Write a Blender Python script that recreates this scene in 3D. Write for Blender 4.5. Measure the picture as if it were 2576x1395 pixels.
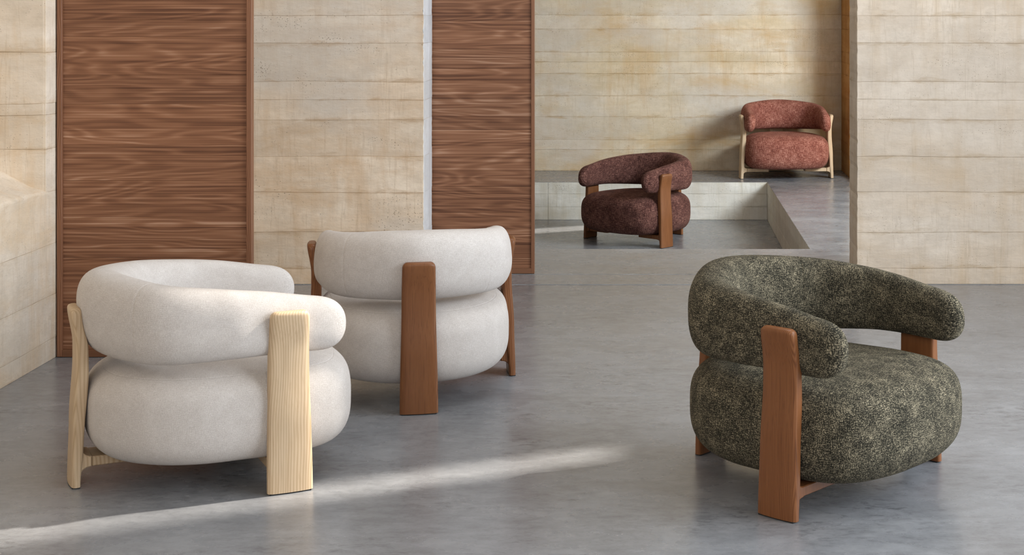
import bpy, bmesh, math, random
from math import sin, cos, pi, sqrt
from mathutils import Vector, Matrix, noise as mnoise

random.seed(7)
for o in list(bpy.data.objects):
    bpy.data.objects.remove(o, do_unlink=True)
scene = bpy.context.scene
COL = scene.collection

# ------------------------------------------------------------------ camera
cd = bpy.data.cameras.new('camera')
cam = bpy.data.objects.new('camera', cd)
COL.objects.link(cam)
cam.location = (0, 0, 1.5)
cam.rotation_euler = (pi / 2, 0, 0)
cd.sensor_width = 36
cd.lens = 3880.0 / 2576.0 * 36
cd.shift_x = (1288 - 1652) / 2576.0
cd.shift_y = (22 - 697.5) / 2576.0
cd.clip_start = 0.05
cd.clip_end = 200
scene.camera = cam

# ------------------------------------------------------------------ light
wd = bpy.data.worlds.new('world')
scene.world = wd
wd.use_nodes = True
bg = wd.node_tree.nodes['Background']
bg.inputs[0].default_value = (0.62, 0.74, 0.95, 1)
bg.inputs[1].default_value = 0.9

SUN_EL = math.radians(38)
sd = bpy.data.lights.new('sun', 'SUN')
sd.energy = 7.5
sd.angle = math.radians(1.3)
sd.color = (1.0, 0.93, 0.82)
sun = bpy.data.objects.new('sun', sd)
COL.objects.link(sun)
h = sqrt(1 + 0.48 ** 2)
sdir = Vector((-1 / h * cos(SUN_EL), -0.48 / h * cos(SUN_EL), -sin(SUN_EL)))
sun.rotation_euler = sdir.to_track_quat('-Z', 'Y').to_euler()
sun.location = (6, 6, 6)


def area(name, loc, direction, sx, sy, power, color=(1, 1, 1), spread=180):
    l = bpy.data.lights.new(name, 'AREA')
    l.shape = 'RECTANGLE'
    l.size = sx
    l.size_y = sy
    l.energy = power
    l.color = color
    l.spread = math.radians(spread)
    o = bpy.data.objects.new(name, l)
    COL.objects.link(o)
    o.location = loc
    o.rotation_euler = Vector(direction).to_track_quat('-Z', 'Y').to_euler()
    return o


# daylight in the window openings of the side walls; added fills from behind and above
area('daylight_front_window', (3.5, 4.0, 2.0), (-1, 0, 0), 4.6, 3.0, 278, (0.82, 0.91, 1.0))
area('daylight_far_window', (1.66, 10.95, 0.50), (-1, 0, 0), 3.3, 0.9, 8, (0.80, 0.91, 1.0))
area('daylight_far_sky', (4.0, 9.3, 2.4), (-1, 1.1, -0.42), 2.2, 1.4, 335, (0.82, 0.92, 1.0))
area('rear_fill', (0.3, -2.3, 2.9), (0, 1, 0.03), 4.5, 2.6, 108, (0.87, 0.93, 1.0))  # added soft fill; the rear wall has no opening
area('overhead_fill', (0.6, 6.2, 5.15), (0, 0, -1), 2.6, 2.4, 62, (0.84, 0.92, 1.0))  # added soft top light under the closed ceiling
area('daylight_left_niche', (-3.22, 4.9, 1.9), (1, 0, 0), 2.6, 1.6, 1.5, (0.85, 0.94, 1.0))

scene.view_settings.view_transform = 'Standard'
scene.view_settings.look = 'None'
scene.view_settings.gamma = 1
scene.view_settings.use_curve_mapping = False
scene.view_settings.exposure = 0.23


# ------------------------------------------------------------------ material helpers
class NT:
    def __init__(self, name):
        self.m = bpy.data.materials.new(name)
        self.m.use_nodes = True
        self.t = self.m.node_tree
        self.b = self.t.nodes['Principled BSDF']

    def n(self, typ, **kw):
        nd = self.t.nodes.new(typ)
        for k, v in kw.items():
            setattr(nd, k, v)
        return nd

    def l(self, a, b):
        self.t.links.new(a, b)

    def coord(self, kind='Object', scale=(1, 1, 1), loc=(0, 0, 0)):
        tc = self.n('ShaderNodeTexCoord')
        mp = self.n('ShaderNodeMapping')
        mp.inputs['Scale'].default_value = scale
        mp.inputs['Location'].default_value = loc
        self.l(tc.outputs[kind], mp.inputs['Vector'])
        return mp.outputs['Vector']

    def wcoord(self, scale=(1, 1, 1), loc=(0, 0, 0)):
        g = self.n('ShaderNodeNewGeometry')
        mp = self.n('ShaderNodeMapping')
        mp.inputs['Scale'].default_value = scale
        mp.inputs['Location'].default_value = loc
        self.l(g.outputs['Position'], mp.inputs['Vector'])
        return mp.outputs['Vector']

    def noise(self, vec, scale, detail=4, rough=0.5, dist=0.0):
        nd = self.n('ShaderNodeTexNoise')
        nd.inputs['Scale'].default_value = scale
        nd.inputs['Detail'].default_value = detail
        nd.inputs['Roughness'].default_value = rough
        nd.inputs['Distortion'].default_value = dist
        self.l(vec, nd.inputs['Vector'])
        return nd.outputs['Fac']

    def ramp(self, fac, stops, interp='LINEAR'):
        nd = self.n('ShaderNodeValToRGB')
        nd.color_ramp.interpolation = interp
        e = nd.color_ramp.elements
        while len(e) < len(stops):
            e.new(0.5)
        for el, (p, c) in zip(e, stops):
            el.position = p
            el.color = c if len(c) == 4 else (*c, 1)
        self.l(fac, nd.inputs['Fac'])
        return nd.outputs['Color']

    def mix(self, fac, a, b, mode='MIX'):
        nd = self.n('ShaderNodeMix', data_type='RGBA', blend_type=mode)
        for s, v in ((nd.inputs[0], fac), (nd.inputs[6], a), (nd.inputs[7], b)):
            if hasattr(v, 'is_linked') or isinstance(v, bpy.types.NodeSocket):
                self.l(v, s)
            else:
                s.default_value = v if not isinstance(v, tuple) or len(v) == 4 else (*v, 1)
        return nd.outputs[2]

    def math(self, op, a, b=None, clamp=False):
        nd = self.n('ShaderNodeMath', operation=op, use_clamp=clamp)
        for s, v in ((nd.inputs[0], a), (nd.inputs[1], b)):
            if v is None:
                continue
            if isinstance(v, bpy.types.NodeSocket):
                self.l(v, s)
            else:
                s.default_value = v
        return nd.outputs[0]

    def bump(self, height, strength, dist, prev=None):
        nd = self.n('ShaderNodeBump')
        nd.inputs['Strength'].default_value = strength
        nd.inputs['Distance'].default_value = dist
        self.l(height, nd.inputs['Height'])
        if prev is not None:
            self.l(prev, nd.inputs['Normal'])
        return nd.outputs['Normal']


def g(v):
    return (v, v, v)


def srgb(r, gg, b):
    f = lambda c: (c / 255 / 12.92) if c / 255 <= 0.04045 else ((c / 255 + 0.055) / 1.055) ** 2.4
    return (f(r), f(gg), f(b))


def earth_mat(name, light, mid, stain, stain_amt=0.5, seed=0.0, gray=0.0, pits=1.0, edge=0.5):
    """rammed earth / board-marked lime concrete: banded, blotched, pitted; each lift has its own tone"""
    M = NT(name)
    v = M.wcoord(loc=(seed, seed * 1.7, seed * 0.3))
    oi = M.n('ShaderNodeObjectInfo')
    rnd = oi.outputs['Random']
    band = M.noise(M.wcoord(scale=(0.5, 0.5, 3.4), loc=(seed, 0, seed)), 1.5, 6, 0.6, 0.35)
    col = M.mix(M.ramp(band, [(0.38, g(0)), (0.62, g(1))]), light, mid)
    # cloudy mottling at hand size
    cl = M.noise(M.wcoord(scale=(1, 1, 1.5), loc=(seed, 4, 1)), 4.5, 7, 0.62, 0.4)
    col = M.mix(M.math('MULTIPLY', M.ramp(cl, [(0.40, g(1)), (0.58, g(0))]), 0.5), col, tuple(c * 0.84 for c in mid))
    # shutter marks: soft upright stripes
    drip = M.noise(M.wcoord(scale=(6.0, 6.0, 0.9), loc=(seed, 3, 0)), 1.4, 5, 0.6, 0.15)
    col = M.mix(M.math('MULTIPLY', M.ramp(drip, [(0.50, g(0)), (0.66, g(1))]), 0.42), col, stain)
    # thin upright lines left by the shutter boards
    ln = M.noise(M.wcoord(scale=(9.0, 9.0, 0.45), loc=(seed, 6, 2)), 2.0, 3, 0.55)
    ln = M.math('ABSOLUTE', M.math('SUBTRACT', ln, 0.5))
    col = M.mix(M.math('MULTIPLY', M.ramp(ln, [(0.0, g(1)), (0.014, g(0))]), 0.25), col, tuple(c * 0.72 for c in stain))
    # ochre clouds, in level bands
    st = M.noise(M.wcoord(scale=(0.7, 0.7, 2.2), loc=(seed * 2, 5, seed)), 1.7, 8, 0.66, 0.5)
    col = M.mix(M.math('MULTIPLY', M.ramp(st, [(0.50, g(0)), (0.64, g(1))]), stain_amt), col, stain)
    if gray:
        gn = M.noise(M.wcoord(scale=(0.8, 0.8, 1.5), loc=(seed, 9, 2)), 1.3, 6, 0.55)
        col = M.mix(M.math('MULTIPLY', M.ramp(gn, [(0.45, g(0)), (0.60, g(1))]), gray), col, srgb(213, 205, 195))
    # tide marks along the bed joints of a lift
    tc = M.n('ShaderNodeTexCoord')
    sp = M.n('ShaderNodeSeparateXYZ')
    M.l(tc.outputs['Generated'], sp.inputs[0])
    ez = M.math('ABSOLUTE', M.math('SUBTRACT', sp.outputs[2], 0.5))
    en = M.noise(M.wcoord(scale=(2.2, 2.2, 9), loc=(seed, 8, 3)), 2.2, 6, 0.7, 0.3)
    e = M.math('ADD', ez, M.math('MULTIPLY', M.math('SUBTRACT', en, 0.5), 0.9))
    col = M.mix(M.math('MULTIPLY', M.ramp(e, [(0.43, g(0)), (0.60, g(1))]), edge), col, tuple(c * 0.80 for c in stain))
    # per-lift tone
    tone = M.math('ADD', M.math('MULTIPLY', rnd, 0.13), 0.90)
    cc = M.n('ShaderNodeCombineColor')
    for k in range(3):
        M.l(tone, cc.inputs[k])
    col = M.mix(1.0, col, cc.outputs[0], 'MULTIPLY')
    # grain
    fm = M.noise(v, 22, 8, 0.72)
    col = M.mix(M.math('MULTIPLY', M.ramp(fm, [(0.34, g(1)), (0.52, g(0))]), 0.28), col, tuple(c * 0.74 for c in mid))
    # pits: small dark voids
    pit = None
    for sc_, th_, off in ((26, 0.085, 0), (70, 0.20, 7), (41, 0.12, 3)):
        vo = M.n('ShaderNodeTexVoronoi')
        vo.inputs['Scale'].default_value = sc_
        M.l(M.wcoord(scale=(1, 1, 1.25), loc=(seed + off, 1, 4)), vo.inputs['Vector'])
        dens = M.noise(M.wcoord(scale=(0.9, 0.9, 3.0), loc=(seed + off, 2, seed + 6)), 2.2, 4, 0.6)
        rad = M.math('MULTIPLY', M.ramp(dens, [(0.44, g(0)), (0.68, g(1))]), th_ * pits)
        jit = M.noise(v, 120, 2, 0.6)
        p = M.math('LESS_THAN', M.math('MULTIPLY', vo.outputs['Distance'], M.math('ADD', M.math('MULTIPLY', jit, 1.6), 0.2)), rad)
        pit = p if pit is None else M.math('MAXIMUM', pit, p)
    col = M.mix(M.math('MULTIPLY', pit, 0.5), col, srgb(112, 90, 64))
    M.l(col, M.b.inputs['Base Color'])
    M.b.inputs['Roughness'].default_value = 0.9
    M.b.inputs['Specular IOR Level'].default_value = 0.2
    big = M.noise(M.wcoord(scale=(1, 1, 3.0)), 3.0, 6, 0.6)
    n1 = M.bump(big, 0.45, 0.02)
    n2 = M.bump(fm, 0.35, 0.006, n1)
    n3 = M.bump(M.math('SUBTRACT', 1.0, pit), 0.6, 0.004, n2)
    M.l(n3, M.b.inputs['Normal'])
    return M.m


EARTH_A = earth_mat('rammed_earth_ochre', srgb(242, 223, 200), srgb(229, 205, 178), srgb(206, 168, 126), 0.5, 3.1, 0.55, 1.3, 0.6)
EARTH_B = earth_mat('rammed_earth_pale', srgb(221, 206, 188), srgb(208, 191, 171), srgb(192, 166, 132), 0.4, 11.7, 0.3, 0.9, 0.6)
EARTH_L = earth_mat('rammed_earth_left', srgb(244, 230, 212), srgb(234, 217, 195), srgb(222, 190, 148), 0.45, 51.7, 0.3, 0.8)
EARTH_SHADE = earth_mat('shaded_earth_amber', srgb(206, 160, 104), srgb(188, 138, 80), srgb(160, 104, 52), 0.6, 61.7, 0.0)  # warm corner shade put into the colour of the pier courses
EARTH_C = earth_mat('rammed_earth_far', srgb(230, 214, 190), srgb(216, 196, 163), srgb(202, 165, 114), 0.6, 23.9, 0.6, 1.2, 0.6)
PITWALL = earth_mat('board_marked_concrete', srgb(238, 234, 224), srgb(226, 221, 208), srgb(200, 186, 158), 0.3, 31.3, 0.5, 1.2, 0.3)
PALE = earth_mat('pale_skin', srgb(246, 247, 249), srgb(240, 241, 243), srgb(224, 224, 224), 0.2, 41.3, 0.3, 0.5, 0.2)


def floor_mat():
    M = NT('polished_concrete')
    v = M.wcoord()
    big = M.noise(M.wcoord(scale=(0.8, 1.2, 1)), 0.9, 4, 0.55, 0.2)
    mid = M.noise(M.wcoord(scale=(1.4, 1.9, 1), loc=(4, 2, 0)), 2.3, 10, 0.60, 0.25)
    sm = M.noise(M.wcoord(scale=(1.3, 2.4, 1), loc=(14, 2, 0)), 9.0, 9, 0.66, 0.4)
    col = M.ramp(big, [(0.25, srgb(110, 111, 115)), (0.5, srgb(130, 131, 134)), (0.75, srgb(148, 149, 152))])
    c2 = M.ramp(mid, [(0.28, srgb(92, 93, 96)), (0.5, srgb(130, 131, 134)), (0.72, srgb(166, 167, 170))])
    c3 = M.ramp(sm, [(0.28, srgb(96, 97, 100)), (0.5, srgb(137, 138, 141)), (0.72, srgb(166, 167, 170))])
    col = M.mix(0.5, col, c2)
    col = M.mix(0.3, col, c3)
    # dark trowel burns: short specks gathered in clusters
    st = M.noise(M.wcoord(scale=(1.6, 3.4, 1), loc=(1, 7, 0)), 11.0, 8, 0.72, 0.3)
    msk = M.noise(M.wcoord(scale=(1, 1.6, 1), loc=(9, 1, 0)), 1.5, 6, 0.62)
    s = M.math('MULTIPLY', M.ramp(st, [(0.50, g(0)), (0.68, g(1))]), M.ramp(msk, [(0.46, g(0)), (0.64, g(1))]))
    col = M.mix(M.math('MULTIPLY', s, 0.75), col, srgb(62, 63, 65))
    fine = M.noise(v, 60, 6, 0.7)
    col = M.mix(M.math('MULTIPLY', M.ramp(fine, [(0.3, g(1)), (0.5, g(0))]), 0.25), col, srgb(84, 85, 88))
    M.l(col, M.b.inputs['Base Color'])
    M.l(M.ramp(mid, [(0.3, g(0.20)), (0.7, g(0.32))]), M.b.inputs['Roughness'])
    M.b.inputs['IOR'].default_value = 1.58
    n1 = M.bump(M.noise(v, 2.2, 3, 0.5), 0.2, 0.006)
    n2 = M.bump(M.noise(v, 80, 3, 0.6), 0.08, 0.0015, n1)
    M.l(n2, M.b.inputs['Normal'])
    return M.m


FLOOR = floor_mat()


def plain(name, col, rough=0.8, metal=0.0, spec=0.5):
    M = NT(name)
    nz = M.noise(M.coord('Object'), 20, 4, 0.6)
    c = M.mix(M.math('MULTIPLY', nz, 0.25), col, tuple(x * 0.75 for x in col))
    M.l(c, M.b.inputs['Base Color'])
    M.b.inputs['Roughness'].default_value = rough
    M.b.inputs['Metallic'].default_value = metal
    M.b.inputs['Specular IOR Level'].default_value = spec
    return M.m


CEIL = plain('ceiling_plaster', srgb(205, 198, 188), 0.9)
RUBBER = plain('black_rubber', (0.012, 0.012, 0.012), 0.7)
STEEL = plain('black_steel', (0.02, 0.02, 0.021), 0.45, 0.3)
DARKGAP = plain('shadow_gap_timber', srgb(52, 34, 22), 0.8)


def wood_mat(name, base, dark, lite, axis='Z', ring=55.0, contrast=0.7, rough=0.42, pore=0.4, coordk='Object', rnd=True):
    """long-grained timber; the grain runs along `axis`"""
    M = NT(name)
    sc = {'Z': (1, 1, 0.07), 'X': (0.055, 1, 1)}[axis]
    tc = M.n('ShaderNodeTexCoord')
    mp = M.n('ShaderNodeMapping')
    mp.inputs['Scale'].default_value = sc
    M.l(tc.outputs[coordk], mp.inputs['Vector'])
    vec = mp.outputs['Vector']
    if rnd:
        oi = M.n('ShaderNodeObjectInfo')
        cb = M.n('ShaderNodeCombineXYZ')
        for k, f in enumerate((13.7, 7.3, 5.1)):
            M.l(M.math('MULTIPLY', oi.outputs['Random'], f), cb.inputs[k])
        ad = M.n('ShaderNodeVectorMath', operation='ADD')
        M.l(vec, ad.inputs[0])
        M.l(cb.outputs[0], ad.inputs[1])
        vec = ad.outputs[0]
    w2 = M.n('ShaderNodeMapping')
    w2.inputs['Scale'].default_value = (1, 1, 4) if axis == 'Z' else (4, 1, 1)
    M.l(vec, w2.inputs['Vector'])
    warp = M.noise(w2.outputs[0], 6.5, 2, 0.45)
    sx = M.n('ShaderNodeSeparateXYZ')
    M.l(tc.outputs[coordk], sx.inputs[0])
    across = M.math('ADD', M.math('MULTIPLY', sx.outputs[1 if axis == 'Z' else 2], ring), M.math('MULTIPLY', sx.outputs[0 if axis == 'Z' else 1], ring * 0.7))
    rings = M.math('SINE', M.math('ADD', across, M.math('MULTIPLY', warp, ring * 0.05)))
    rings = M.math('POWER', M.math('MULTIPLY', M.math('ADD', rings, 1.0), 0.5), 0.6)
    fib = M.noise(vec, 60, 6, 0.65)
    lar = M.noise(vec, 9, 4, 0.6, 0.4)
    f = M.math('ADD', M.math('MULTIPLY', rings, 0.34), M.math('ADD', M.math('MULTIPLY', fib, 0.40), M.math('MULTIPLY', lar, 0.42)))
    col = M.ramp(f, [(0.36, dark), (0.58, base), (0.80, lite)])
    col = M.mix(contrast, base, col)
    vp = M.n('ShaderNodeMapping')
    vp.inputs['Scale'].default_value = (1, 1, 0.25) if axis == 'Z' else (0.25, 1, 1)
    M.l(vec, vp.inputs['Vector'])
    p = M.noise(vp.outputs[0], 260, 2, 0.5)
    col = M.mix(M.math('MULTIPLY', M.ramp(p, [(0.32, g(1)), (0.44, g(0))]), pore), col, dark)
    if rnd:
        tone = M.math('ADD', M.math('MULTIPLY', oi.outputs['Random'], 0.22), 0.89)
        cc = M.n('ShaderNodeCombineColor')
        for k in range(3):
            M.l(tone, cc.inputs[k])
        col = M.mix(1.0, col, cc.outputs[0], 'MULTIPLY')
    M.l(col, M.b.inputs['Base Color'])
    M.b.inputs['Roughness'].default_value = rough
    M.b.inputs['Specular IOR Level'].default_value = 0.32
    M.l(M.bump(fib, 0.12, 0.001), M.b.inputs['Normal'])
    return M.m


OAK = wood_mat('light_oak', srgb(194, 168, 136), srgb(164, 134, 98), srgb(214, 190, 160), 'Z', 740, 0.6, 0.5, 0.3)
WALNUT = wood_mat('brown_walnut', srgb(120, 74, 42), srgb(90, 52, 28), srgb(146, 98, 62), 'Z', 1300, 0.6, 0.4, 0.4)


def veneer_mat():
    """crown-cut walnut veneer, grain running level along x"""
    M = NT('walnut_veneer')
    tc = M.n('ShaderNodeTexCoord')
    oi = M.n('ShaderNodeObjectInfo')
    cb = M.n('ShaderNodeCombineXYZ')
    for k, f in enumerate((3.7, 9.3, 17.1)):
        M.l(M.math('MULTIPLY', oi.outputs['Random'], f), cb.inputs[k])

    def mp(sx, sz):
        a = M.n('ShaderNodeMapping')
        a.inputs['Scale'].default_value = (sx, 0.1, sz)
        M.l(tc.outputs['Object'], a.inputs['Vector'])
        ad = M.n('ShaderNodeVectorMath', operation='ADD')
        M.l(a.outputs[0], ad.inputs[0]); M.l(cb.outputs[0], ad.inputs[1])
        return ad.outputs[0]
    warp = M.noise(mp(0.55, 5.0), 1.0, 3, 0.5)
    ring = M.math('SINE', M.math('MULTIPLY', warp, 130.0))
    ring = M.math('POWER', M.math('MULTIPLY', M.math('ADD', ring, 1.0), 0.5), 1.5)
    l1 = M.noise(mp(0.5, 120), 1.0, 3, 0.6)
    l2 = M.noise(mp(1.6, 380), 1.0, 3, 0.6)
    l3 = M.noise(mp(0.4, 22), 1.0, 3, 0.55)
    f = M.math('ADD', M.math('MULTIPLY', l1, 0.42), M.math('MULTIPLY', l2, 0.22))
    f = M.math('ADD', f, M.math('MULTIPLY', l3, 0.30))
    f = M.math('ADD', f, M.math('MULTIPLY', ring, 0.075))
    col = M.ramp(f, [(0.38, srgb(88, 53, 34)), (0.49, srgb(129, 86, 60)), (0.57, srgb(149, 104, 76)), (0.70, srgb(202, 162, 134))])
    tone = M.math('ADD', M.math('MULTIPLY', oi.outputs['Random'], 0.16), 0.92)
    cc = M.n('ShaderNodeCombineColor')
    for k in range(3):
        M.l(tone, cc.inputs[k])
    col = M.mix(1.0, col, cc.outputs[0], 'MULTIPLY')
    M.l(col, M.b.inputs['Base Color'])
    M.b.inputs['Roughness'].default_value = 0.48
    M.b.inputs['Specular IOR Level'].default_value = 0.35
    M.l(M.bump(l2, 0.1, 0.0006), M.b.inputs['Normal'])
    return M.m


VENEER = veneer_mat()
RAILW = wood_mat('walnut_rail', srgb(126, 85, 60), srgb(98, 62, 41), srgb(150, 106, 80), 'X', 1100, 0.6, 0.45, 0.3)
STILE = wood_mat('walnut_stile', srgb(126, 85, 60), srgb(98, 62, 41), srgb(150, 106, 80), 'Z', 1100, 0.6, 0.45, 0.3)


def fabric_mat(name, base, dark, lite, pitch=0.0022, mottle=0.5, slub=0.4, bumpd=0.0008, rough=0.95, sheen=0.25, spk=1.0):
    """woven cloth on UVs measured in metres: yarn grid, slubs and melange speckle"""
    M = NT(name)
    tc = M.n('ShaderNodeTexCoord')
    uv = tc.outputs['UV']

    def mapped(sx, sy, lx=0, ly=0):
        mp = M.n('ShaderNodeMapping')
        mp.inputs['Scale'].default_value = (sx, sy, 1)
        mp.inputs['Location'].default_value = (lx, ly, 0)
        M.l(uv, mp.inputs['Vector'])
        return mp.outputs[0]
    k = 1.0 / pitch
    # yarn slubs in both directions
    sx = M.noise(mapped(k * 0.09, k * 0.8, 3, 1), 1.0, 3, 0.6)
    sy = M.noise(mapped(k * 0.8, k * 0.09, 7, 5), 1.0, 3, 0.6)
    sp = M.noise(mapped(k * 0.55, k * 0.55, 1, 9), 1.0, 2, 0.6)
    bl = M.noise(mapped(k * 0.03, k * 0.03, 2, 2), 1.0, 3, 0.55)
    a = M.math('ADD', M.math('MULTIPLY', sx, slub), M.math('MULTIPLY', sy, slub))
    a = M.math('ADD', a, M.math('MULTIPLY', sp, spk))
    a = M.math('ADD', a, M.math('MULTIPLY', bl, 0.35))
    tot = 2 * slub + spk + 0.35
    f = M.math('DIVIDE', a, tot)
    col = M.ramp(f, [(0.40, dark), (0.50, base), (0.60, lite)])
    col = M.mix(mottle, base, col)
    M.l(col, M.b.inputs['Base Color'])
    M.b.inputs['Roughness'].default_value = rough
    M.b.inputs['Specular IOR Level'].default_value = 0.12
    M.b.inputs['Sheen Weight'].default_value = sheen
    M.b.inputs['Sheen Roughness'].default_value = 0.6
    M.b.inputs['Sheen Tint'].default_value = (*lite, 1)
    wv = M.n('ShaderNodeTexWave', wave_type='BANDS', bands_direction='X')
    wv.inputs['Scale'].default_value = k * 0.157
    wv.inputs['Distortion'].default_value = 1.5
    wv.inputs['Detail'].default_value = 1
    M.l(uv, wv.inputs['Vector'])
    wh = M.n('ShaderNodeTexWave', wave_type='BANDS', bands_direction='Y')
    wh.inputs['Scale'].default_value = k * 0.157
    wh.inputs['Distortion'].default_value = 1.5
    wh.inputs['Detail'].default_value = 1
    M.l(uv, wh.inputs['Vector'])
    hgt = M.math('ADD', M.math('ADD', M.math('MULTIPLY', wv.outputs['Fac'], 0.35), M.math('MULTIPLY', wh.outputs['Fac'], 0.35)), f)
    M.l(M.bump(hgt, 0.7, bumpd), M.b.inputs['Normal'])
    return M.m


LINEN = fabric_mat('cream_linen', srgb(200, 192, 186), srgb(172, 162, 154), srgb(224, 218, 212), 0.0015, 0.6, 0.6, 0.0004, sheen=0.12)
GREEN = fabric_mat('moss_boucle', srgb(58, 55, 46), srgb(15, 15, 13), srgb(176, 163, 136), 0.0018, 1.0, 0.75, 0.0016, sheen=0.03, spk=1.1)
BROWN = fabric_mat('plum_brown_weave', srgb(82, 52, 46), srgb(38, 21, 19), srgb(146, 106, 94), 0.0034, 1.0, 0.75, 0.0012, sheen=0.1, spk=0.7)
RUST = fabric_mat('brick_red_weave', srgb(134, 78, 65), srgb(84, 42, 34), srgb(198, 146, 128), 0.0034, 1.0, 0.75, 0.0012, sheen=0.1, spk=0.7)


# ------------------------------------------------------------------ object helpers
def mesh_obj(name, verts, faces, mat, parent=None, smooth=False, loc=None):
    me = bpy.data.meshes.new(name)
    me.from_pydata([tuple(v) for v in verts], [], faces)
    me.update()
    if smooth:
        me.polygons.foreach_set('use_smooth', [True] * len(me.polygons))
    if mat:
        me.materials.append(mat)
    o = bpy.data.objects.new(name, me)
    COL.objects.link(o)
    if parent:
        o.parent = parent
    if loc:
        o.location = loc
    return o


def fix_normals(o):
    bm = bmesh.new()
    bm.from_mesh(o.data)
    bmesh.ops.recalc_face_normals(bm, faces=bm.faces)
    bm.to_mesh(o.data)
    bm.free()


def box_data(x0, x1, y0, y1, z0, z1, bev=0.0):
    bm = bmesh.new()
    r = bmesh.ops.create_cube(bm, size=1)
    for v in bm.verts:
        v.co = Vector(((x0 + x1) / 2 + v.co.x * (x1 - x0), (y0 + y1) / 2 + v.co.y * (y1 - y0), (z0 + z1) / 2 + v.co.z * (z1 - z0)))
    if bev > 0:
        bmesh.ops.bevel(bm, geom=list(bm.edges), offset=bev, segments=1, affect='EDGES')
    return bm


def box(name, x0, x1, y0, y1, z0, z1, mat, parent=None, bev=0.0, centre=True):
    bm = box_data(x0, x1, y0, y1, z0, z1, bev)
    c = Vector(((x0 + x1) / 2, (y0 + y1) / 2, z0)) if centre else Vector((0, 0, 0))
    for v in bm.verts:
        v.co -= c
    me = bpy.data.meshes.new(name)
    bm.to_mesh(me)
    bm.free()
    me.materials.append(mat)
    o = bpy.data.objects.new(name, me)
    COL.objects.link(o)
    if parent:
        o.parent = parent
        o.location = c - Vector(parent.location)
    else:
        o.location = c
    return o


def boxes(name, lst, mat, parent=None):
    V, F = [], []
    for (x0, x1, y0, y1, z0, z1) in lst:
        b = len(V)
        V += [(x0, y0, z0), (x1, y0, z0), (x1, y1, z0), (x0, y1, z0), (x0, y0, z1), (x1, y0, z1), (x1, y1, z1), (x0, y1, z1)]
        F += [tuple(b + i for i in f) for f in ((3, 2, 1, 0), (4, 5, 6, 7), (0, 1, 5, 4), (1, 2, 6, 5), (2, 3, 7, 6), (3, 0, 4, 7))]
    return mesh_obj(name, V, F, mat, parent)


def structure(o):
    o['kind'] = 'structure'
    return o


def empty(name, loc=(0, 0, 0), rz=0.0):
    o = bpy.data.objects.new(name, None)
    o.empty_display_size = 0.1
    COL.objects.link(o)
    o.location = loc
    o.rotation_euler = (0, 0, rz)
    return o


# ------------------------------------------------------------------ the shell
CH = 5.2          # ceiling height
Y1, Y2 = 8.41, 8.72   # the two faces of the cross wall
JN = [0.0, 0.088, 0.282, 0.50, 0.694, 0.896, 1.003, 1.102, 1.312, 1.462, 1.72, 2.0, 2.3, 2.62, 2.95, 3.3, 3.7, 4.1, 4.5, 4.85, CH]
JN_FAR = [0.0, 0.195, 0.287, 0.50, 0.694, 0.900, 1.010, 1.102, 1.312, 1.44, 1.72, 2.0, 2.3, 2.62, 2.95, 3.3, 3.7, 4.1, 4.5, 4.85, CH]


def course(name, p0, p1, thick, z0, z1, mat, parent, rag0=0.0, rag1=0.0, rnd=None, gap=0.0008, seglen=0.06, wob=1.0):
    """one lift of rammed earth between plan points p0,p1; body lies to the left of p0->p1 by `thick`.
    wavering bed joints; ragged vertical arrises at free ends"""
    rnd = rnd or random
    p0 = Vector((p0[0], p0[1], 0)); p1 = Vector((p1[0], p1[1], 0))
    L = (p1 - p0).length
    t = (p1 - p0) / L
    nrm = Vector((-t.y, t.x, 0)) * thick
    n = max(2, int(L / seglen))
    us = [L * i / n for i in range(n + 1)]

    def wander(u, z):
        q = p0 + t * u
        return (mnoise.noise(Vector((q.x * 1.3, q.y * 1.3, z * 7))) * 0.006 + mnoise.noise(Vector((q.x * 6, q.y * 6, z * 9))) * 0.0035) * wob
    bot = [z0 + gap * rnd.uniform(0.0, 0.9) ** 2 + wander(u, z0) for u in us]
    top = [z1 - gap * rnd.uniform(0.0, 0.9) ** 2 + wander(u, z1) for u in us]
    if z0 <= 0:
        bot = [z0] * len(us)
    ns = max(2, int((z1 - z0) / 0.02))
    pts = []                    # closed outline in (u, z)
    for u, z in zip(us, bot):
        pts.append((u, z))
    for k in range(1, ns):
        zz = bot[-1] + (top[-1] - bot[-1]) * k / ns
        pts.append((L - rag1 * rnd.random() ** 3, zz))
    for u, z in reversed(list(zip(us, top))):
        pts.append((u, z))
    for k in range(ns - 1, 0, -1):
        zz = bot[0] + (top[0] - bot[0]) * k / ns
        pts.append((rag0 * rnd.random() ** 3, zz))
    proud = rnd.uniform(0, 0.0018)
    cen = Vector((0, 0, 0))
    m = len(pts)
    V = []
    ch = 0.0012
    cu = L / 2; cz = (z0 + z1) / 2
    for s, off in ((0, -proud), (0, None), (1, None), (1, proud)):
        for (u, z) in pts:
            q = p0 + t * u
            if off is None:     # outer outline, a chamfer in from each face
                q = q + nrm * s + (nrm.normalized() * (ch if s == 0 else -ch))
                V.append((q.x, q.y, z))
            else:
                uu = u + (ch if u < cu else -ch)
                z2 = z + (ch if z < cz else -ch)
                q = p0 + t * uu + nrm * s + nrm.normalized() * off
                V.append((q.x, q.y, z2))
    F = []
    F.append(tuple(range(m)))
    for ring in range(3):
        a, b = ring * m, (ring + 1) * m
        for i in range(m):
            j = (i + 1) % m
            F.append((a + j, a + i, b + i, b + j))
    F.append(tuple(reversed(range(3 * m, 4 * m))))
    o = mesh_obj(name, V, F, mat, parent)
    fix_normals(o)
    return o


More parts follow.
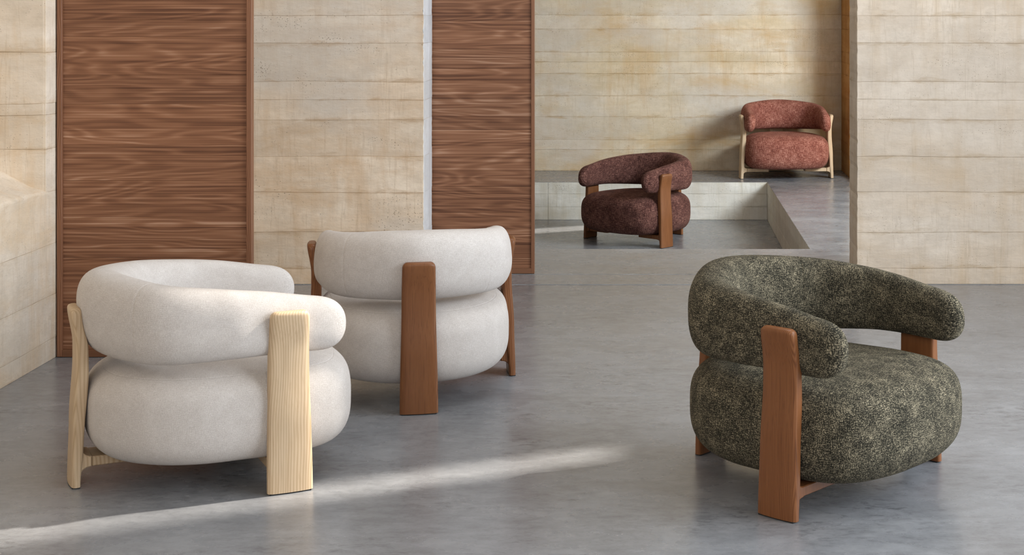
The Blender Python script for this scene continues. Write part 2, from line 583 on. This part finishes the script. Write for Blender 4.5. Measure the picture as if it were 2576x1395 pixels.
def earth_wall(name, p0, p1, thick, mat, joints, rag0=0, rag1=0, seed=1, z_lo=0.0, ztop=None):
    rnd = random.Random(seed)
    a = Vector((p0[0], p0[1], 0)); b = Vector((p1[0], p1[1], 0))
    t = (b - a).normalized(); n = Vector((-t.y, t.x, 0))
    i = 0.0025
    c = [a + t * (i + 0.003) + n * i, b - t * (i + 0.003) + n * i, b - t * (i + 0.003) + n * (thick - i), a + t * (i + 0.003) + n * (thick - i)]
    zt = ztop or joints[-1]
    V = [(q.x, q.y, z_lo) for q in c] + [(q.x, q.y, zt) for q in c]
    F = [(3, 2, 1, 0), (4, 5, 6, 7), (0, 1, 5, 4), (1, 2, 6, 5), (2, 3, 7, 6), (3, 0, 4, 7)]
    w = structure(mesh_obj(name, V, F, mat))
    fix_normals(w)
    for z0, z1 in zip(joints[:-1], joints[1:]):
        if z1 <= z_lo + 1e-6 or z0 >= zt - 1e-6:
            continue
        course('earth_course', p0, p1, thick, max(z0, z_lo), min(z1, zt), mat, w, rag0, rag1, rnd)
    return w


# cross wall: part left of the opening and part right of it
earth_wall('wall_middle', (-3.2, Y1), (-1.272, Y1), Y2 - Y1, EARTH_A, JN, 0, 0.007, 5)
wm = bpy.data.objects['wall_middle']
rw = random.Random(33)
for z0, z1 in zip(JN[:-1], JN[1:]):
    course('pale_reveal', (-1.271, Y1 + 0.004), (-1.271, Y2 - 0.002), 0.004, z0, z1, PALE, wm, 0.008, 0.010, rw)  # thin paler skin added to brighten the wall's end face
earth_wall('wall_right', (1.092, Y1), (3.62, Y1), Y2 - Y1 + 0.02, EARTH_B, JN, 0.0035, 0, 8)
# far wall of the second room
earth_wall('wall_back', (-6.0, 14.3), (1.9, 14.3), 0.3, EARTH_C, JN_FAR, 0, 0, 12)
# side wall of the second room: window opening, then the pier by the corner with a high opening added for the sun patch
sw = structure(boxes('wall_far_right', [
    (1.72, 2.02, Y2 + 0.03, 9.2, 0, CH), (1.72, 2.02, 13.68, 13.84, 0, CH), (1.72, 2.02, 14.26, 14.31, 0, CH),
    (1.72, 2.02, 9.2, 13.68, 3.4, CH), (1.72, 2.02, 9.2, 13.68, -0.02, 0.05),
    (1.72, 1.76, 13.84, 14.26, 0, 1.60), (1.72, 1.76, 13.84, 14.26, 2.5, CH)], EARTH_C))
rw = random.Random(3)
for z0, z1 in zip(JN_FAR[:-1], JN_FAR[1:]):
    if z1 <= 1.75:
        course('earth_course', (1.712, 14.29), (1.712, 13.69), 0.03, z0, min(z1, 1.6), EARTH_SHADE, sw, rnd=rw)
# left wall of the near room, with the deep splayed niche
wl = structure(boxes('wall_left', [
    (-2.95, -2.60, -2.6, 8.41, 0, 0.722), (-2.95, -2.60, 6.545, 8.41, 0.722, CH),
    (-2.95, -2.60, -2.6, 3.3, 0.722, CH), (-2.95, -2.60, 3.3, 6.545, 3.0, CH),
    (-3.6, -2.95, 6.56, 6.7, 0.5, CH), (-3.6, -2.95, 3.15, 3.3, 0.5, CH),
    (-3.6, -3.5, 3.3, 6.56, 0.5, CH), (-3.6, -2.95, 3.3, 6.56, 3.0, 3.1)], EARTH_L))
rw = random.Random(21)
JL = [z for z in JN if z < 0.72]
JL = [0.0, 0.088, 0.275, 0.495, 0.722]
for z0, z1 in zip(JL[:-1], JL[1:]):
    course('earth_course', (-2.59, -2.5), (-2.59, 6.68), 0.02, z0, z1, EARTH_L, wl, rnd=rw)
for z0, z1 in zip([0.722, 0.90, 1.05, 1.10, 1.315, 1.7, 2.3, 3.0, 4.0], [0.90, 1.05, 1.10, 1.315, 1.7, 2.3, 3.0, 4.0, CH]):
    course('earth_course', (-2.59, 6.54), (-2.59, 6.68), 0.02, z0, z1, EARTH_L, wl, rnd=rw)
    course('earth_course', (-3.5, 6.54), (-2.6, 6.54), 0.02, z0, z1, EARTH_L, wl, rnd=rw)
# sloping sill with a rolled front edge, rising outwards
V = []; F = []
prof = [(-2.592, 0.700), (-2.588, 0.722), (-2.600, 0.733), (-2.66, 0.752), (-2.80, 0.822), (-3.0, 0.925), (-3.2, 0.985), (-3.55, 1.04)]
ny = 30
for i in range(ny + 1):
    y = 3.2 + (6.56 - 3.2) * i / ny
    for j, (x, z) in enumerate(prof):
        V.append((x, y, z + (0.005 * sin(y * 9 + j) if 0 < j < 6 else 0)))
m = len(prof)
for i in range(ny):
    for j in range(m - 1):
        a = i * m + j
        F.append((a, a + 1, a + m + 1, a + m))
sill = mesh_obj('sill', V, F, EARTH_L, wl, smooth=True)
fix_normals(sill)

# right-hand wall of the near room: big window opening and one narrow slot further on
SLA, SLB = 6.93, 7.13
structure(boxes('wall_near_right', [
    (3.6, 3.65, -2.6, 1.6, 0, CH), (3.6, 3.65, 1.6, 6.4, 3.55, CH), (3.6, 3.65, 1.6, 6.4, 0, 0.45),
    (3.6, 3.65, 6.4, SLA, 0, CH), (3.6, 3.65, SLB, 8.42, 0, CH),
    (3.6, 3.65, SLA, SLB, 0, 3.25), (3.6, 3.65, SLA, SLB, 5.12, CH),
    (4.3, 4.4, -0.5, 6.6, 0, CH), (3.65, 4.4, -0.6, -0.5, 0, CH), (3.65, 4.4, 6.6, 6.7, 0, CH), (3.65, 4.4, -0.6, 6.7, CH - 0.1, CH)], EARTH_B))  # last row: unseen box added outside the window to keep sun out
# blocks outside the far window (added, out of view) so that no sun comes in there
structure(boxes('sun_block_far', [(5.4, 5.5, 8.7, 13.83, 0, CH), (2.02, 5.4, 13.79, 13.83, 0, CH), (2.02, 5.4, 8.7, 13.8, CH - 0.1, CH), (2.02, 5.4, 8.7, 8.75, 0, CH), (1.9, 5.4, 8.7, 13.8, -0.05, -0.001)], EARTH_C))
structure(boxes('wall_near_left_outside', [(-6.1, -6.0, 8.4, 14.6, -0.5, CH), (-6.0, -3.2, Y1, Y2, -0.5, CH)], EARTH_A))
structure(boxes('wall_rear', [(-3.6, 3.65, -2.7, -2.5, 0, CH)], EARTH_B))
structure(boxes('ceiling', [(-6.1, 2.6, 8.40, 14.7, CH, CH + 0.2), (-3.7, 3.65, -2.7, 8.40, CH, CH + 0.2)], CEIL))

# ------------------------------------------------------------------ floor
PD = 0.325        # depth of the sunken floor
PX, PY0, PY1 = 0.957, 9.64, 13.35
fl = structure(boxes('floor', [(-3.6, 4.4, -2.7, 8.40, -0.25, -0.02), (-6.0, 2.6, 8.40, PY0 - 0.05, -0.25, -0.02),
                               (PX + 0.05, 2.6, PY0 - 0.05, 14.7, -0.6, -0.02), (-6.0, PX + 0.05, PY1 + 0.05, 14.7, -0.6, -0.02),
                               (-6.0, PX + 0.05, PY0 - 0.05, PY1 + 0.05, -0.6, -PD - 0.02), (-6.0, PX + 0.05, PY0 - 0.2, PY0 - 0.05, -0.6, -0.02)], FLOOR))
J = 0.0022


def slab(x0, x1, y0, y1, zt=0.0, th=0.03, bev=0.0015):
    return box('floor_slab', x0, x1, y0, y1, zt - th, zt, FLOOR, fl, bev)


slab(-3.2, 3.6, -2.6, Y1 - 0.02 - 0.010)
slab(-3.2, 3.6, Y1 - 0.02 + 0.010, Y2 - 0.005 - 0.006)
slab(-6.0, 2.0, Y2 - 0.005 + 0.006, PY0)
slab(PX, 2.0, PY0, 14.4)
JOINT = plain('joint_filler', srgb(66, 66, 66), 0.9)
box('floor_joint', -3.2, 3.6, Y1 - 0.031, Y1 - 0.009, -0.02, -0.004, JOINT, fl)
box('floor_joint', -3.2, 3.6, Y2 - 0.012, Y2 + 0.002, -0.02, -0.003, JOINT, fl)
slab(-6.0, PX, PY1, 14.4)
slab(-6.0, PX, PY0, PY1, -PD)
# faces of the sunken square, in board-marked lifts
pw = structure(boxes('wall_sunken_floor', [(-6.0, PX + 0.04, PY1 + 0.02, PY1 + 0.06, -PD, -0.031), (PX + 0.02, PX + 0.06, PY0, PY1 + 0.04, -PD, -0.031),
                                           (-6.0, PX + 0.04, PY0 - 0.06, PY0 - 0.02, -PD, -0.031)], PITWALL))
rw = random.Random(9)
for z0, z1 in ((-PD, -0.213), (-0.213, -0.102), (-0.102, -0.001)):
    xs = [(-6.0, -3.1), (-3.1, -0.94), (-0.94, PX)] if z0 < -0.15 else [(-6.0, -2.0), (-2.0, -0.94), (-0.94, PX)] if z0 > -0.11 else [(-6.0, -1.6), (-1.6, PX)]
    for xa, xb in xs:
        course('concrete_board', (xa + 0.001, PY1), (xb - 0.001, PY1), 0.022, z0, z1, PITWALL, pw, rnd=rw, gap=0.0016, wob=0.0)
    course('concrete_board', (PX, PY1), (PX, PY0), 0.022, z0, z1, PITWALL, pw, rnd=rw, gap=0.0016, wob=0.0)


# ------------------------------------------------------------------ walnut sliding panels
def panel(x0, x1, y, ztop, zb, lab, cuts, stile_r=0.022, stile_l=0.022):
    p = empty('sliding_panel', ((x0 + x1) / 2, y, 0))
    p['label'] = lab
    p['category'] = 'panel'
    th = 0.042
    rail = 0.03
    box('stile', x0, x0 + stile_l, y, y + th, zb, ztop, STILE, p, 0.0015)
    box('stile', x1 - stile_r, x1, y, y + th, zb, ztop, STILE, p, 0.0015)
    box('rail', x0 + stile_l, x1 - stile_r, y, y + th, zb, zb + rail, RAILW, p, 0.001)
    box('rail', x0 + stile_l, x1 - stile_r, y, y + th, ztop - rail, ztop, RAILW, p, 0.001)
    box('backing_board', x0 + stile_l, x1 - stile_r, y + 0.026, y + th - 0.002, zb + rail, ztop - rail, DARKGAP, p)
    zs = [zb + rail] + [c for c in cuts if zb + rail + 0.03 < c < ztop - rail - 0.03] + [ztop - rail]
    for a, b in zip(zs[:-1], zs[1:]):
        box('veneer_board', x0 + stile_l, x1 - stile_r, y + 0.014, y + 0.026, a + 0.0002, b - 0.0002, VENEER, p, 0.0005)
    return p


def cuts(y_px, k, extra):
    return sorted([1.5 - (v - 22) * k for v in y_px] + extra)


panel(-2.583, -1.745, 6.64, 3.2, 0.002, 'wide walnut sliding panel in the left corner, behind the cream armchair with oak legs',
      cuts([50, 92, 188, 262, 365, 455, 546.5, 649, 735, 822], 6.64 / 3880, [1.62, 1.78, 1.95, 2.1, 2.26, 2.42, 2.6, 2.76, 2.92, 3.06]))
panel(-2.30, -0.693, 8.73, 3.2, 0.002, 'walnut sliding panel whose left part hides behind the earth wall, beside the opening',
      cuts([54, 124, 172, 238, 327, 395, 470, 535, 610, 650], 8.73 / 3880, [1.62, 1.78, 1.95, 2.1, 2.26, 2.42, 2.6, 2.76, 2.92, 3.06]), 0.018)
# thin dark strip that paints the shadow between the left wall and the first panel
structure(boxes('shadow_strip_1', [(-2.592, -2.584, 6.655, 6.69, 0, 3.2)], DARKGAP))


# ------------------------------------------------------------------ armchair geometry
def cr(yk, x, sym=True):
    n = len(yk)
    h = 1.0 / (n - 1)
    i = min(max(int(x / h), 0), n - 2)
    t = x / h - i
    e = [yk[1]] + list(yk) + [yk[-2]]
    p0, p1, p2, p3 = e[i], e[i + 1], e[i + 2], e[i + 3]
    return .5 * (2 * p1 + (p2 - p0) * t + (2 * p0 - 5 * p1 + 4 * p2 - p3) * t * t + (3 * p1 - p0 - 3 * p2 + p3) * t ** 3)


SEAT_R = [0.402, 0.4226, 0.4521, 0.4091, 0.3764, 0.3891, 0.4113, 0.4278, 0.4243]
S_ZB, S_ZM, S_ZT, S_RT, S_QT, S_RB, S_QB, S_SL = 0.059, 0.2365, 0.3963, 0.3797, 0.6035, 0.4582, 0.6454, 0.0108
B_PX = [-0.4851, -0.4384, -0.3474, -0.1892, -0.0888, 0.0688, 0.1958]
B_PY = [0.0, 0.1501, 0.2744, 0.3317, 0.3419, 0.3362, 0.3302]
B_T = [0.09, 0.0737, 0.045, 0.045]
B_ZB = [0.4041, 0.4055, 0.4213, 0.4179]
B_ZT = [0.6672, 0.6485, 0.6208, 0.5809]
B_TL = [0.1074, -0.0035, -0.0889, -0.0699]
B_SE, B_CAP, B_CE = 0.7907, 0.1104, 3.116
DB, YS, PW = 0.604, 0.4185, 0.1415
LH = 0.562


def grid_mesh(name, P, UV, closed_u, seam_split=None):
    """P[i][j] points, UV[i][j]; quads"""
    nu, nv = len(P), len(P[0])
    V = [p for row in P for p in row]
    F, U = [], []
    for i in range(nu if closed_u else nu - 1):
        i2 = (i + 1) % nu
        for j in range(nv - 1):
            F.append((i * nv + j, i2 * nv + j, i2 * nv + j + 1, i * nv + j + 1))
            U.append((i, j))
    me = bpy.data.meshes.new(name)
    me.from_pydata(V, [], F)
    me.update()
    uvl = me.uv_layers.new(name='UVMap')
    k = 0
    for (i, j), f in zip(U, me.polygons):
        for (a, b) in ((i, j), (i + 1, j), (i + 1, j + 1), (i, j + 1)):
            uvl.data[k].uv = UV(a, b, i, j)
            k += 1
    me.polygons.foreach_set('use_smooth', [True] * len(me.polygons))
    return me


def spw(c, e):
    return (1 if c >= 0 else -1) * abs(c) ** e


def seat_mesh():
    NU = 176
    vt = []
    NV = 56
    vs = [-pi / 2 + pi * j / NV for j in range(NV + 1)]
    # extra rows around the top seam
    vseam = math.radians(47)
    vs = sorted([v for v in vs if abs(v - vseam) > 0.02] + [vseam - 0.018, vseam - 0.009, vseam, vseam + 0.009, vseam + 0.018])
    P = []
    for i in range(NU):
        u = 2 * pi * i / NU
        uu = u if u <= pi else 2 * pi - u
        r = cr(SEAT_R, uu / pi)
        row = []
        for v in vs:
            cv, sv = abs(cos(v)), abs(sin(v))
            if v > 0:
                rr = cv ** S_RT
                z = S_ZM + (S_ZT - S_ZM) * sv ** S_QT
                z -= 0.007
            else:
                rr = cv ** S_RB
                z = S_ZM - (S_ZM - S_ZB) * sv ** S_QB
                zf = 0.088
                z = zf + math.log(1 + math.exp((z - zf) / 0.008)) * 0.008
            x = -.13 + r * cos(u) * rr
            y = r * sin(u) * rr
            z += S_SL * (x + .15)
            d = abs(v - vseam)
            if d < 0.012:
                k = (1 - d / 0.012) * 0.0010
                x -= k * cos(u); y -= k * sin(u); z -= k
            row.append((x, y, z))
        P.append(row)
    nv = len(vs)
    js = vs.index(vseam)
    # arclength for the side panel
    per = [0]
    jm = min(range(nv), key=lambda j: abs(vs[j]))
    for i in range(NU):
        a = Vector(P[i][jm]); b = Vector(P[(i + 1) % NU][jm])
        per.append(per[-1] + (b - a).length)
    vl = [[0] for _ in range(NU)]
    for i in range(NU):
        for j in range(1, nv):
            vl[i].append(vl[i][-1] + (Vector(P[i][j]) - Vector(P[i][j - 1])).length)

    def UV(a, b, i, j):
        p = P[a % NU][b]
        if j >= js or vs[j] < math.radians(-62):
            return (p[0] + 0.003 * p[1], p[1] + 5)
        return (per[a], vl[a % NU][b] - vl[a % NU][jm])
    return grid_mesh('seat_cushion', P, UV, True)


def back_mesh():
    n = 7
    xe = [B_PX[1]] + B_PX + [2 * B_PX[-1] - B_PX[-2]]
    ye = [-B_PY[1]] + B_PY + [2 * B_PY[-1] - B_PY[-2]]
    X, Y, TX, TY, S = [], [], [], [], [0]
    N = 240
    for q in range(N + 1):
        tt = (n - 1) * q / N
        i = min(int(tt), n - 2)
        t = tt - i
        f = lambda e: .5 * (2 * e[i + 1] + (e[i + 2] - e[i]) * t + (2 * e[i] - 5 * e[i + 1] + 4 * e[i + 2] - e[i + 3]) * t * t + (3 * e[i + 1] - e[i] - 3 * e[i + 2] + e[i + 3]) * t ** 3)
        X.append(f(xe)); Y.append(f(ye))
        if q:
            S.append(S[-1] + math.hypot(X[-1] - X[-2], Y[-1] - Y[-2]))
    L = S[-1]

    def at(s):
        s = min(max(s, 0), L)
        lo, hi = 0, N
        while hi - lo > 1:
            m = (lo + hi) // 2
            if S[m] <= s: lo = m
            else: hi = m
        w = (s - S[lo]) / (S[hi] - S[lo] + 1e-12)
        return X[lo] + (X[hi] - X[lo]) * w, Y[lo] + (Y[hi] - Y[lo]) * w
    # stations: even, dense near the end, triple rows at the seam
    seam = 0.29 * L
    st = [L * (1 - B_CAP / L) * k / 78 for k in range(79)]
    st += [L - B_CAP + B_CAP * sin(pi / 2 * k / 22) for k in range(1, 23)]
    st = [s for s in st if abs(s - seam) > 0.008] + [seam - 0.006, seam - 0.003, seam, seam + 0.003, seam + 0.006]
    st.sort()
    NV = 56
    rows = []
    for s in st:
        x, y = at(s)
        xa, ya = at(s - 0.012); xb, yb = at(s + 0.012)
        if s < 0.012:
            xa, ya = at(0.012 - s) if s < 0.012 else (xa, ya)
            ya = -ya
            if s == 0:
                xa, ya = at(0.012)[0], -at(0.012)[1]
        dx, dy = xb - xa, yb - ya
        d = math.hypot(dx, dy); dx /= d; dy /= d
        w = s / L
        T = cr(B_T, w); zb = cr(B_ZB, w); zt = cr(B_ZT, w); tl = cr(B_TL, w)
        c = min(max((s - (L - B_CAP)) / B_CAP, 0), 1)
        sc = sqrt(max(1 - c ** B_CE, 0))
        hh, zc = (zt - zb) / 2, (zt + zb) / 2
        if abs(s - seam) < 0.004:
            g_ = (1 - abs(s - seam) / 0.004) * 0.0014
        else:
            g_ = 0
        row = []
        for j in range(NV):
            v = 2 * pi * j / NV
            o = (T - g_) * spw(cos(v), B_SE) * sc
            hz = (hh - g_) * spw(sin(v), B_SE) * sc
            o += tl * hz
            row.append((x - dy * o, y + dx * o, zc + hz))
        row.append(row[0])
        rows.append((s, row))
    full = [(-s, [(x, -y, z) for (x, y, z) in r]) for s, r in reversed(rows[1:])] + rows
    P = [r for _, r in full]
    SS = [s for s, _ in full]
    cir = []
    for r in P:
        c = [0]
        for j in range(1, len(r)):
            c.append(c[-1] + (Vector(r[j]) - Vector(r[j - 1])).length)
        cir.append(c)
    mid = len(P) // 2

    def UV(a, b, i, j):
        if i >= len(P) - 14 or i < 13:
            p = P[a][b]
            q = P[len(P) - 14 if i > 40 else 13][0]
            return (p[1] * 0.9 + 0.1 * p[0] + 3, p[2])
        a_ = min(max(a, 12), len(P) - 13)
        return (SS[a], cir[mid][b] * 0.5 + cir[a_][b] * 0.5)
    me = grid_mesh('backrest', P, UV, False)
    bm = bmesh.new(); bm.from_mesh(me)
    bmesh.ops.remove_doubles(bm, verts=bm.verts, dist=1e-6)
    bmesh.ops.recalc_face_normals(bm, faces=bm.faces)
    bm.to_mesh(me); bm.free()
    return me


def leg_mesh():
    """plank leg. local frame: outer face towards -x at x=0, inside towards +x, width along y, foot at z=0"""
    def interp(tab, z):
        for (z0, a), (z1, b) in zip(tab[:-1], tab[1:]):
            if z <= z1:
                t = (z - z0) / (z1 - z0)
                t = t * t * (3 - 2 * t)
                return a + (b - a) * t
        return tab[-1][1]
    off = [(0, 0.0), (0.20, 0.005), (0.40, 0.0155), (0.44, 0.0155), (LH, -0.001)]
    thk = [(0, 0.030), (0.12, 0.036), (0.30, 0.043), (0.42, 0.040), (0.50, 0.034), (LH, 0.036)]
    wid = [(0, PW), (0.42, 0.126), (LH, 0.122)]
    zs = [0.004] + [0.004 + (LH - 0.03) * k / 30 for k in range(1, 31)]
    cr_ = 0.022
    top = []
    for k in range(1, 9):
        a = pi / 2 * k / 8
        top.append((LH - cr_ + cr_ * sin(a), cr_ * (1 - cos(a))))
    P = []
    lev = [(z, 0.0) for z in zs] + top
    for z, inset in lev:
        o = interp(off, z); t = interp(thk, z); w = interp(wid, z) / 2 - inset * 0.85
        tin = 0.0
        if z > LH - 0.012:
            q = (z - (LH - 0.012)) / 0.012
            tin = 0.010 * (1 - sqrt(max(0, 1 - q * q)))
        t0, t1 = o + tin, o + t - tin
        r = min(0.009, (t1 - t0) * 0.3)
        bulge = 0.006
        ring = []
        # outer face, slightly convex
        for k in range(9):
            yy = (-w + r) + (2 * w - 2 * r) * k / 8
            q = yy / w
            ring.append((t0 + bulge * q * q, yy))
        xo = t0 + bulge
        for a in (22, 45, 68):
            a = math.radians(a)
            ring.append((xo + r * (1 - cos(a)), w - r + r * sin(a)))
        ring.append((xo + r, w))
        ring.append((t1 - r, w))
        for a in (22, 45, 68):
            a = math.radians(a)
            ring.append((t1 - r + r * sin(a), w - r + r * cos(a)))
        ring.append((t1, w - r)); ring.append((t1, 0)); ring.append((t1, -w + r))
        for a in (22, 45, 68):
            a = math.radians(a)
            ring.append((t1 - r + r * cos(a), -w + r - r * sin(a)))
        ring.append((t1 - r, -w)); ring.append((xo + r, -w))
        for a in (68, 45, 22):
            a = math.radians(a)
            ring.append((xo + r * (1 - cos(a)), -w + r - r * sin(a)))
        P.append([(x, y, z) for x, y in ring])
    m = len(P[0])
    V = [p for r in P for p in r]
    F = []
    for i in range(len(P) - 1):
        for j in range(m):
            k = (j + 1) % m
            F.append((i * m + j, i * m + k, (i + 1) * m + k, (i + 1) * m + j))
    F.append(tuple(reversed(range(m))))
    F.append(tuple(range((len(P) - 1) * m, len(P) * m)))
    # stub that grows out of the inner face to take the rail, with rounded roots
    t = 0.030
    prof = [(t - 0.012, 0.018)]
    R = 0.030
    for k in range(9):
        a = pi / 2 * k / 8
        prof.append((t - 0.001 + R * (1 - cos(a)), 0.032 + R * sin(a)))
    prof.append((t + 0.034, 0.0625)); prof.append((t + 0.034, 0.0935))
    for k in range(9):
        a = pi / 2 * (1 - k / 8)
        prof.append((t + 0.004 + R * (1 - cos(a)), 0.1245 - R * sin(a) + 0.000))
    prof.append((t - 0.012, 0.14))
    ws = [(-0.0605, 0.003), (-0.0575, 0.0), (0.0575, 0.0), (0.0605, 0.003)]
    b = len(V)
    pm = len(prof)
    cx = sum(p[0] for p in prof) / pm; cz = 0.078
    for (y, ins) in ws:
        for (x, z) in prof:
            V.append((x - ins * 0.7, y, z + (ins if z < cz else -ins)))
    for i in range(3):
        for j in range(pm):
            k = (j + 1) % pm
            F.append((b + i * pm + j, b + i * pm + k, b + (i + 1) * pm + k, b + (i + 1) * pm + j))
    F.append(tuple(reversed(range(b, b + pm))))
    F.append(tuple(range(b + 3 * pm, b + 4 * pm)))
    me = bpy.data.meshes.new('leg')
    me.from_pydata(V, [], F)
    me.update()
    bm = bmesh.new(); bm.from_mesh(me)
    bmesh.ops.recalc_face_normals(bm, faces=bm.faces)
    for e in bm.edges:
        if len(e.link_faces) == 2 and e.calc_face_angle(0) > math.radians(32):
            e.smooth = False
    for f in bm.faces:
        f.smooth = True
    bm.to_mesh(me); bm.free()
    return me


def bm_mesh(name, bm, smooth=False):
    me = bpy.data.meshes.new(name)
    if smooth:
        for f in bm.faces: f.smooth = True
    bm.to_mesh(me); bm.free()
    return me


SEAT_ME, BACK_ME, LEG_ME = seat_mesh(), back_mesh(), leg_mesh()
RAIL_ME = bm_mesh('seat_rail', box_data(0.0645, 0.255, -0.056, 0.056, 0.0625, 0.0925, 0.0025))
bmf = box_data(0.004, 0.029, -0.064, 0.064, 0.0, 0.005, 0.001)
FOOT_ME = bm_mesh('foot_pad', bmf)
PLATE_ME = bm_mesh('mounting_plate', box_data(-0.26, 0.04, -0.09, 0.09, 0.078, 0.0865, 0.002))
for me in (SEAT_ME, BACK_ME, LEG_ME, RAIL_ME, FOOT_ME, PLATE_ME):
    me.materials.append(LINEN)


def part(name, me, mat, parent, M=None):
    o = bpy.data.objects.new(name, me)
    COL.objects.link(o)
    o.parent = parent
    if M is not None:
        o.matrix_local = M
    o.material_slots[0].link = 'OBJECT'
    o.material_slots[0].material = mat
    return o


def armchair(x, y, z, th, fabric, wood, label):
    root = empty('lounge_armchair', (x, y, z), th)
    root['label'] = label
    root['category'] = 'armchair'
    root['group'] = 'curved three-legged lounge armchairs'
    part('seat_cushion', SEAT_ME, fabric, root)
    part('backrest', BACK_ME, fabric, root)
    part('mounting_plate', PLATE_ME, STEEL, root)
    mats = [Matrix.Translation((-DB, 0, 0)),
            Matrix.Translation((0, YS, 0)) @ Matrix.Rotation(-pi / 2, 4, 'Z'),
            Matrix.Translation((0, -YS, 0)) @ Matrix.Rotation(pi / 2, 4, 'Z')]
    for m in mats:
        lg = part('leg', LEG_ME, wood, root, m)
        part('foot_pad', FOOT_ME, RUBBER, lg)
        part('seat_rail', RAIL_ME, wood, root, m)
    return root


armchair(-1.323, 5.1484, 0, 0.476, LINEN, OAK, 'cream linen armchair with pale oak legs, nearest on the left, facing right')
armchair(-0.9957, 6.2878, 0, 1.7682, LINEN, WALNUT, 'cream linen armchair with brown walnut legs seen from behind, back to the camera')
armchair(0.6223, 4.8483, 0, -0.7202, GREEN, WALNUT, 'dark moss-green armchair with brown walnut legs in the right foreground')
armchair(-0.2284, 12.0621, -PD, -2.2864, BROWN, WALNUT, 'plum-brown armchair standing down in the sunken floor of the far room')
armchair(1.1468, 13.6774, 0, -1.5022, RUST, OAK, 'brick-red armchair with pale oak legs by the far wall, upper right')
